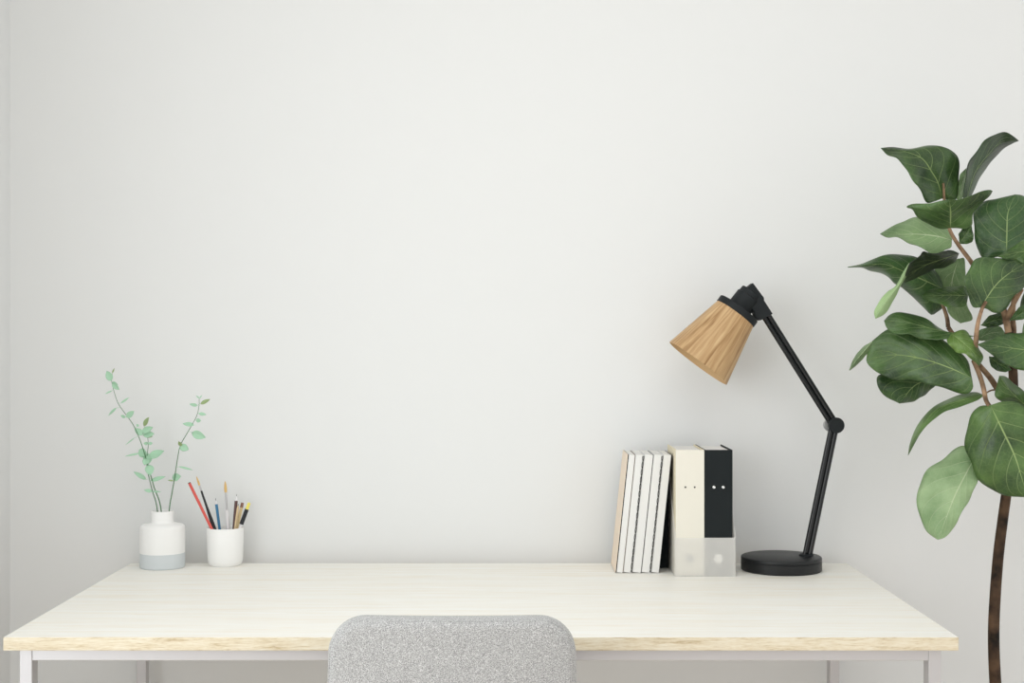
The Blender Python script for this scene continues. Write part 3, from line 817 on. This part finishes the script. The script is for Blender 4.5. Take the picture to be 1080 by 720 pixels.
leaf('U3', [(312, 330), (280, 390), (230, 490), (190, 590), (158, 676)],
     [(312, 330), (275, 283), (230, 295), (170, 340), (110, 390), (75, 450), (70, 510), (85, 590), (112, 642), (158, 676)],
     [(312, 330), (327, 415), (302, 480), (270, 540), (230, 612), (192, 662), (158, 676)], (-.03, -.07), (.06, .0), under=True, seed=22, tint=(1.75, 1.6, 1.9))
leaf('T5', [(600, 335), (545, 285), (508, 248), (482, 211)], [(600, 335), (545, 308), (520, 294), (490, 287), (469, 272), (474, 240), (482, 211)], [(600, 335), (595, 300), (560, 262), (525, 233), (500, 213), (482, 211)], (-.05, -.10), (.02, .05), seed=23, tint=(1.1, 1.1, 1))
leaf('T5', [(640, 140), (560, 135), (480, 125), (418, 119)], [(640, 140), (590, 92), (530, 85), (480, 95), (440, 110), (418, 119)], [(640, 140), (600, 190), (540, 192), (500, 178), (460, 150), (435, 130), (418, 119)], (-.04, -.08), (.02, .0), seed=24, tint=(.9, .95, .9))
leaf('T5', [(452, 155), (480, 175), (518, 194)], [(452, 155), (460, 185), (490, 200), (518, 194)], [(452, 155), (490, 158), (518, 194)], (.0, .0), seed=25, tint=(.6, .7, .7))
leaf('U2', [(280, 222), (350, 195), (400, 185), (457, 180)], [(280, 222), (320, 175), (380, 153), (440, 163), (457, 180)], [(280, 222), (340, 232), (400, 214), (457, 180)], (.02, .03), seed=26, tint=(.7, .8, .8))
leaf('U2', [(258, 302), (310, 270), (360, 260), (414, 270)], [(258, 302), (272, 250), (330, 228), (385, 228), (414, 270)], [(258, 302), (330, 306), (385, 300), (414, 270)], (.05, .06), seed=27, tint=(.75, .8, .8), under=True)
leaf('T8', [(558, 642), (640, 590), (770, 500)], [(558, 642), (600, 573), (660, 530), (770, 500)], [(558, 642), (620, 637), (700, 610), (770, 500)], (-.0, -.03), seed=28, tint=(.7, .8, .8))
# leaves on the side of the crown turned away from the desk
def free_leaf(b, t, side, w, seed, under=False):
    x0, y0 = b; x1, y1 = t
    dx, dy = x1 - x0, y1 - y0; L_ = math.hypot(dx, dy); nx, ny = -dy / L_, dx / L_
    pr = [(0, 0), (.12, .45), (.3, .72), (.5, .86), (.7, 1), (.88, .75), (1, 0)]
    f = lambda s: [(x0 + dx * a + nx * w * c * s, y0 + dy * a + ny * w * c * s) for a, c in pr]
    TR['I'] = (0, 0, 1)
    leaf('I', [(x0 + dx * a, y0 + dy * a) for a in (0, .35, .7, 1)], f(1), f(-1), side, (.03, .03), under, seed=seed)
for k, (b, t, s, w) in enumerate((((1075, 330), (1150, 290), (.02, .10), 30), ((1080, 380), (1160, 400), (.04, .14), 32), ((1072, 430), (1140, 470), (.02, .03), 34), ((1070, 250), (1130, 200), (.03, .12), 30),
                                  ((1085, 300), (1150, 240), (-.03, -.12), 30), ((1078, 360), (1120, 345), (.05, .24), 30), ((1082, 420), (1160, 430), (-.02, -.15), 34))):
    free_leaf(b, t, s, w, 40 + k, k % 3 == 2)
def stem(name, pts, r0, r1, m, n=14, res=40):
    bm = bmesh.new(); sp = spline([P(x, y, GD + dy) for x, y, dy in pts], res)
    tube(bm, sp, [r0 + (r1 - r0) * i / (res - 1) for i in range(res)], n)
    return mesh_obj(name, bm, m, fig)
zp = 360 + (EYE - .27) * F / GD
stem('trunk', [(1056, zp, 0), (1054, 780, 0), (1049.5, 715, 0), (1048, 670, 0), (1049.5, 630, 0), (1053, 585, 0), (1058, 545, 0), (1062, 515, 0), (1066, 470, .01), (1069, 425, .015), (1068, 385, .015), (1064, 350, .01)], .0125, .0085, M_BARK, 18, 60)
stem('branch', [(1064, 352, .01), (1058, 325, .01), (1046, 300, .0), (1033, 288, -.005), (1022, 273, -.01), (1010, 257, -.012), (1002, 243, -.01), (998, 228, 0), (996, 212, 0), (995, 193, -.012)], .0068, .0022, M_TWIG)
stem('branch', [(1069, 424, .015), (1054, 412, -.005), (1044, 398, -.01), (1032, 384, -.012), (1024, 374, -.012)], .0068, .0045, M_TWIG)
stem('branch', [(1045, 430, -.085), (1040, 422, -.07), (1037, 408, -.05), (1033, 395, -.03), (1027, 380, -.015)], .0042, .0050, M_TWIG)
stem('branch', [(1029, 366, -.05), (1030, 350, -.06), (1032, 338, -.065), (1036, 325, -.07), (1040, 318, -.07)], .0050, .0032, M_TWIG)
stem('branch', [(1000, 345, .04), (999, 336, .04), (996, 326, .045), (991, 312, .06)], .0044, .0030, M_TWIG)
stem('branch', [(1066, 372, .012), (1069, 350, .02), (1068, 330, .03), (1072, 300, .03), (1082, 280, .03)], .006, .004, M_TWIG)
stem('branch', [(1060, 340, .012), (1066, 326, .0), (1078, 305, -.02)], .0055, .0035, M_TWIG)
stem('branch', [(1028, 377, -.012), (1018, 366, .0), (1008, 356, .03), (1000, 345, .04)], .0048, .0044, M_TWIG)
stem('branch', [(1060, 413, .012), (1048, 411, 0), (1038, 415, -.02)], .0018, .0014, M_TWIG, 10, 14)
M_POT = mat('matt white planter', (0.75, 0.74, 0.72, 1), 0.6, 0.3)
M_SOIL = bark('potting soil', (0.02, 0.014, 0.01, 1), (0.06, 0.045, 0.03, 1), 60)
bm = bmesh.new()
lathe(bm, [(0, 0), (.115, 0), (.12, .004), (.15, .295), (.149, .30), (.140, .30), (.139, .296), (.134, .24), (.110, .02), (0, .02)], fig.location, n=64)
mesh_obj('pot', bm, M_POT, fig)
bm = bmesh.new(); lathe(bm, [(0, .245), (.134, .245), (.136, .262), (.08, .272), (0, .274)], fig.location, n=48)
mesh_obj('soil', bm, M_SOIL, fig)

# ------------------------------------------------------------------ light and camera
W = bpy.data.worlds.new('World'); SC.world = W; W.use_nodes = True
bg = W.node_tree.nodes['Background']; bg.inputs['Color'].default_value = (0.98, 0.985, 0.985, 1); bg.inputs['Strength'].default_value = 2.05
def area(name, loc, rot, sx, sy, power, col=(1, 1, 1)):
    l = bpy.data.lights.new(name, 'AREA'); l.shape = 'RECTANGLE'; l.size = sx; l.size_y = sy; l.energy = power; l.color = col
    o = bpy.data.objects.new(name, l); C.objects.link(o); o.location = loc; o.rotation_euler = rot
    return o
area('window_daylight', (LX - .12, (WY0 + WY1) / 2, (WZ0 + WZ1) / 2), (PI / 2, 0, -PI / 2), WY1 - WY0, WZ1 - WZ0, 70, (.965, 1, 1))
area('overhead_fill', (.1, 1.1, CZ - .02), (0, 0, 0), 2.2, 2.2, 33, (.985, 1, .99))  # unseen fill added overhead to brighten the desk top

cam = bpy.data.cameras.new('Camera'); co = bpy.data.objects.new('Camera', cam); C.objects.link(co)
co.location = (0, 0, EYE); co.rotation_euler = (PI / 2, 0, 0)
cam.lens = 50; cam.sensor_width = 36; cam.sensor_fit = 'HORIZONTAL'; cam.clip_start = .02
SC.camera = co
SC.view_settings.view_transform = 'Standard'; SC.view_settings.look = 'None'
SC.view_settings.gamma = 1; SC.view_settings.exposure = -0.94
SC.view_settings.use_curve_mapping = False
SC.cycles.use_denoising = True
SC.cycles.max_bounces = 10; SC.cycles.diffuse_bounces = 6; SC.cycles.transparent_max_bounces = 12
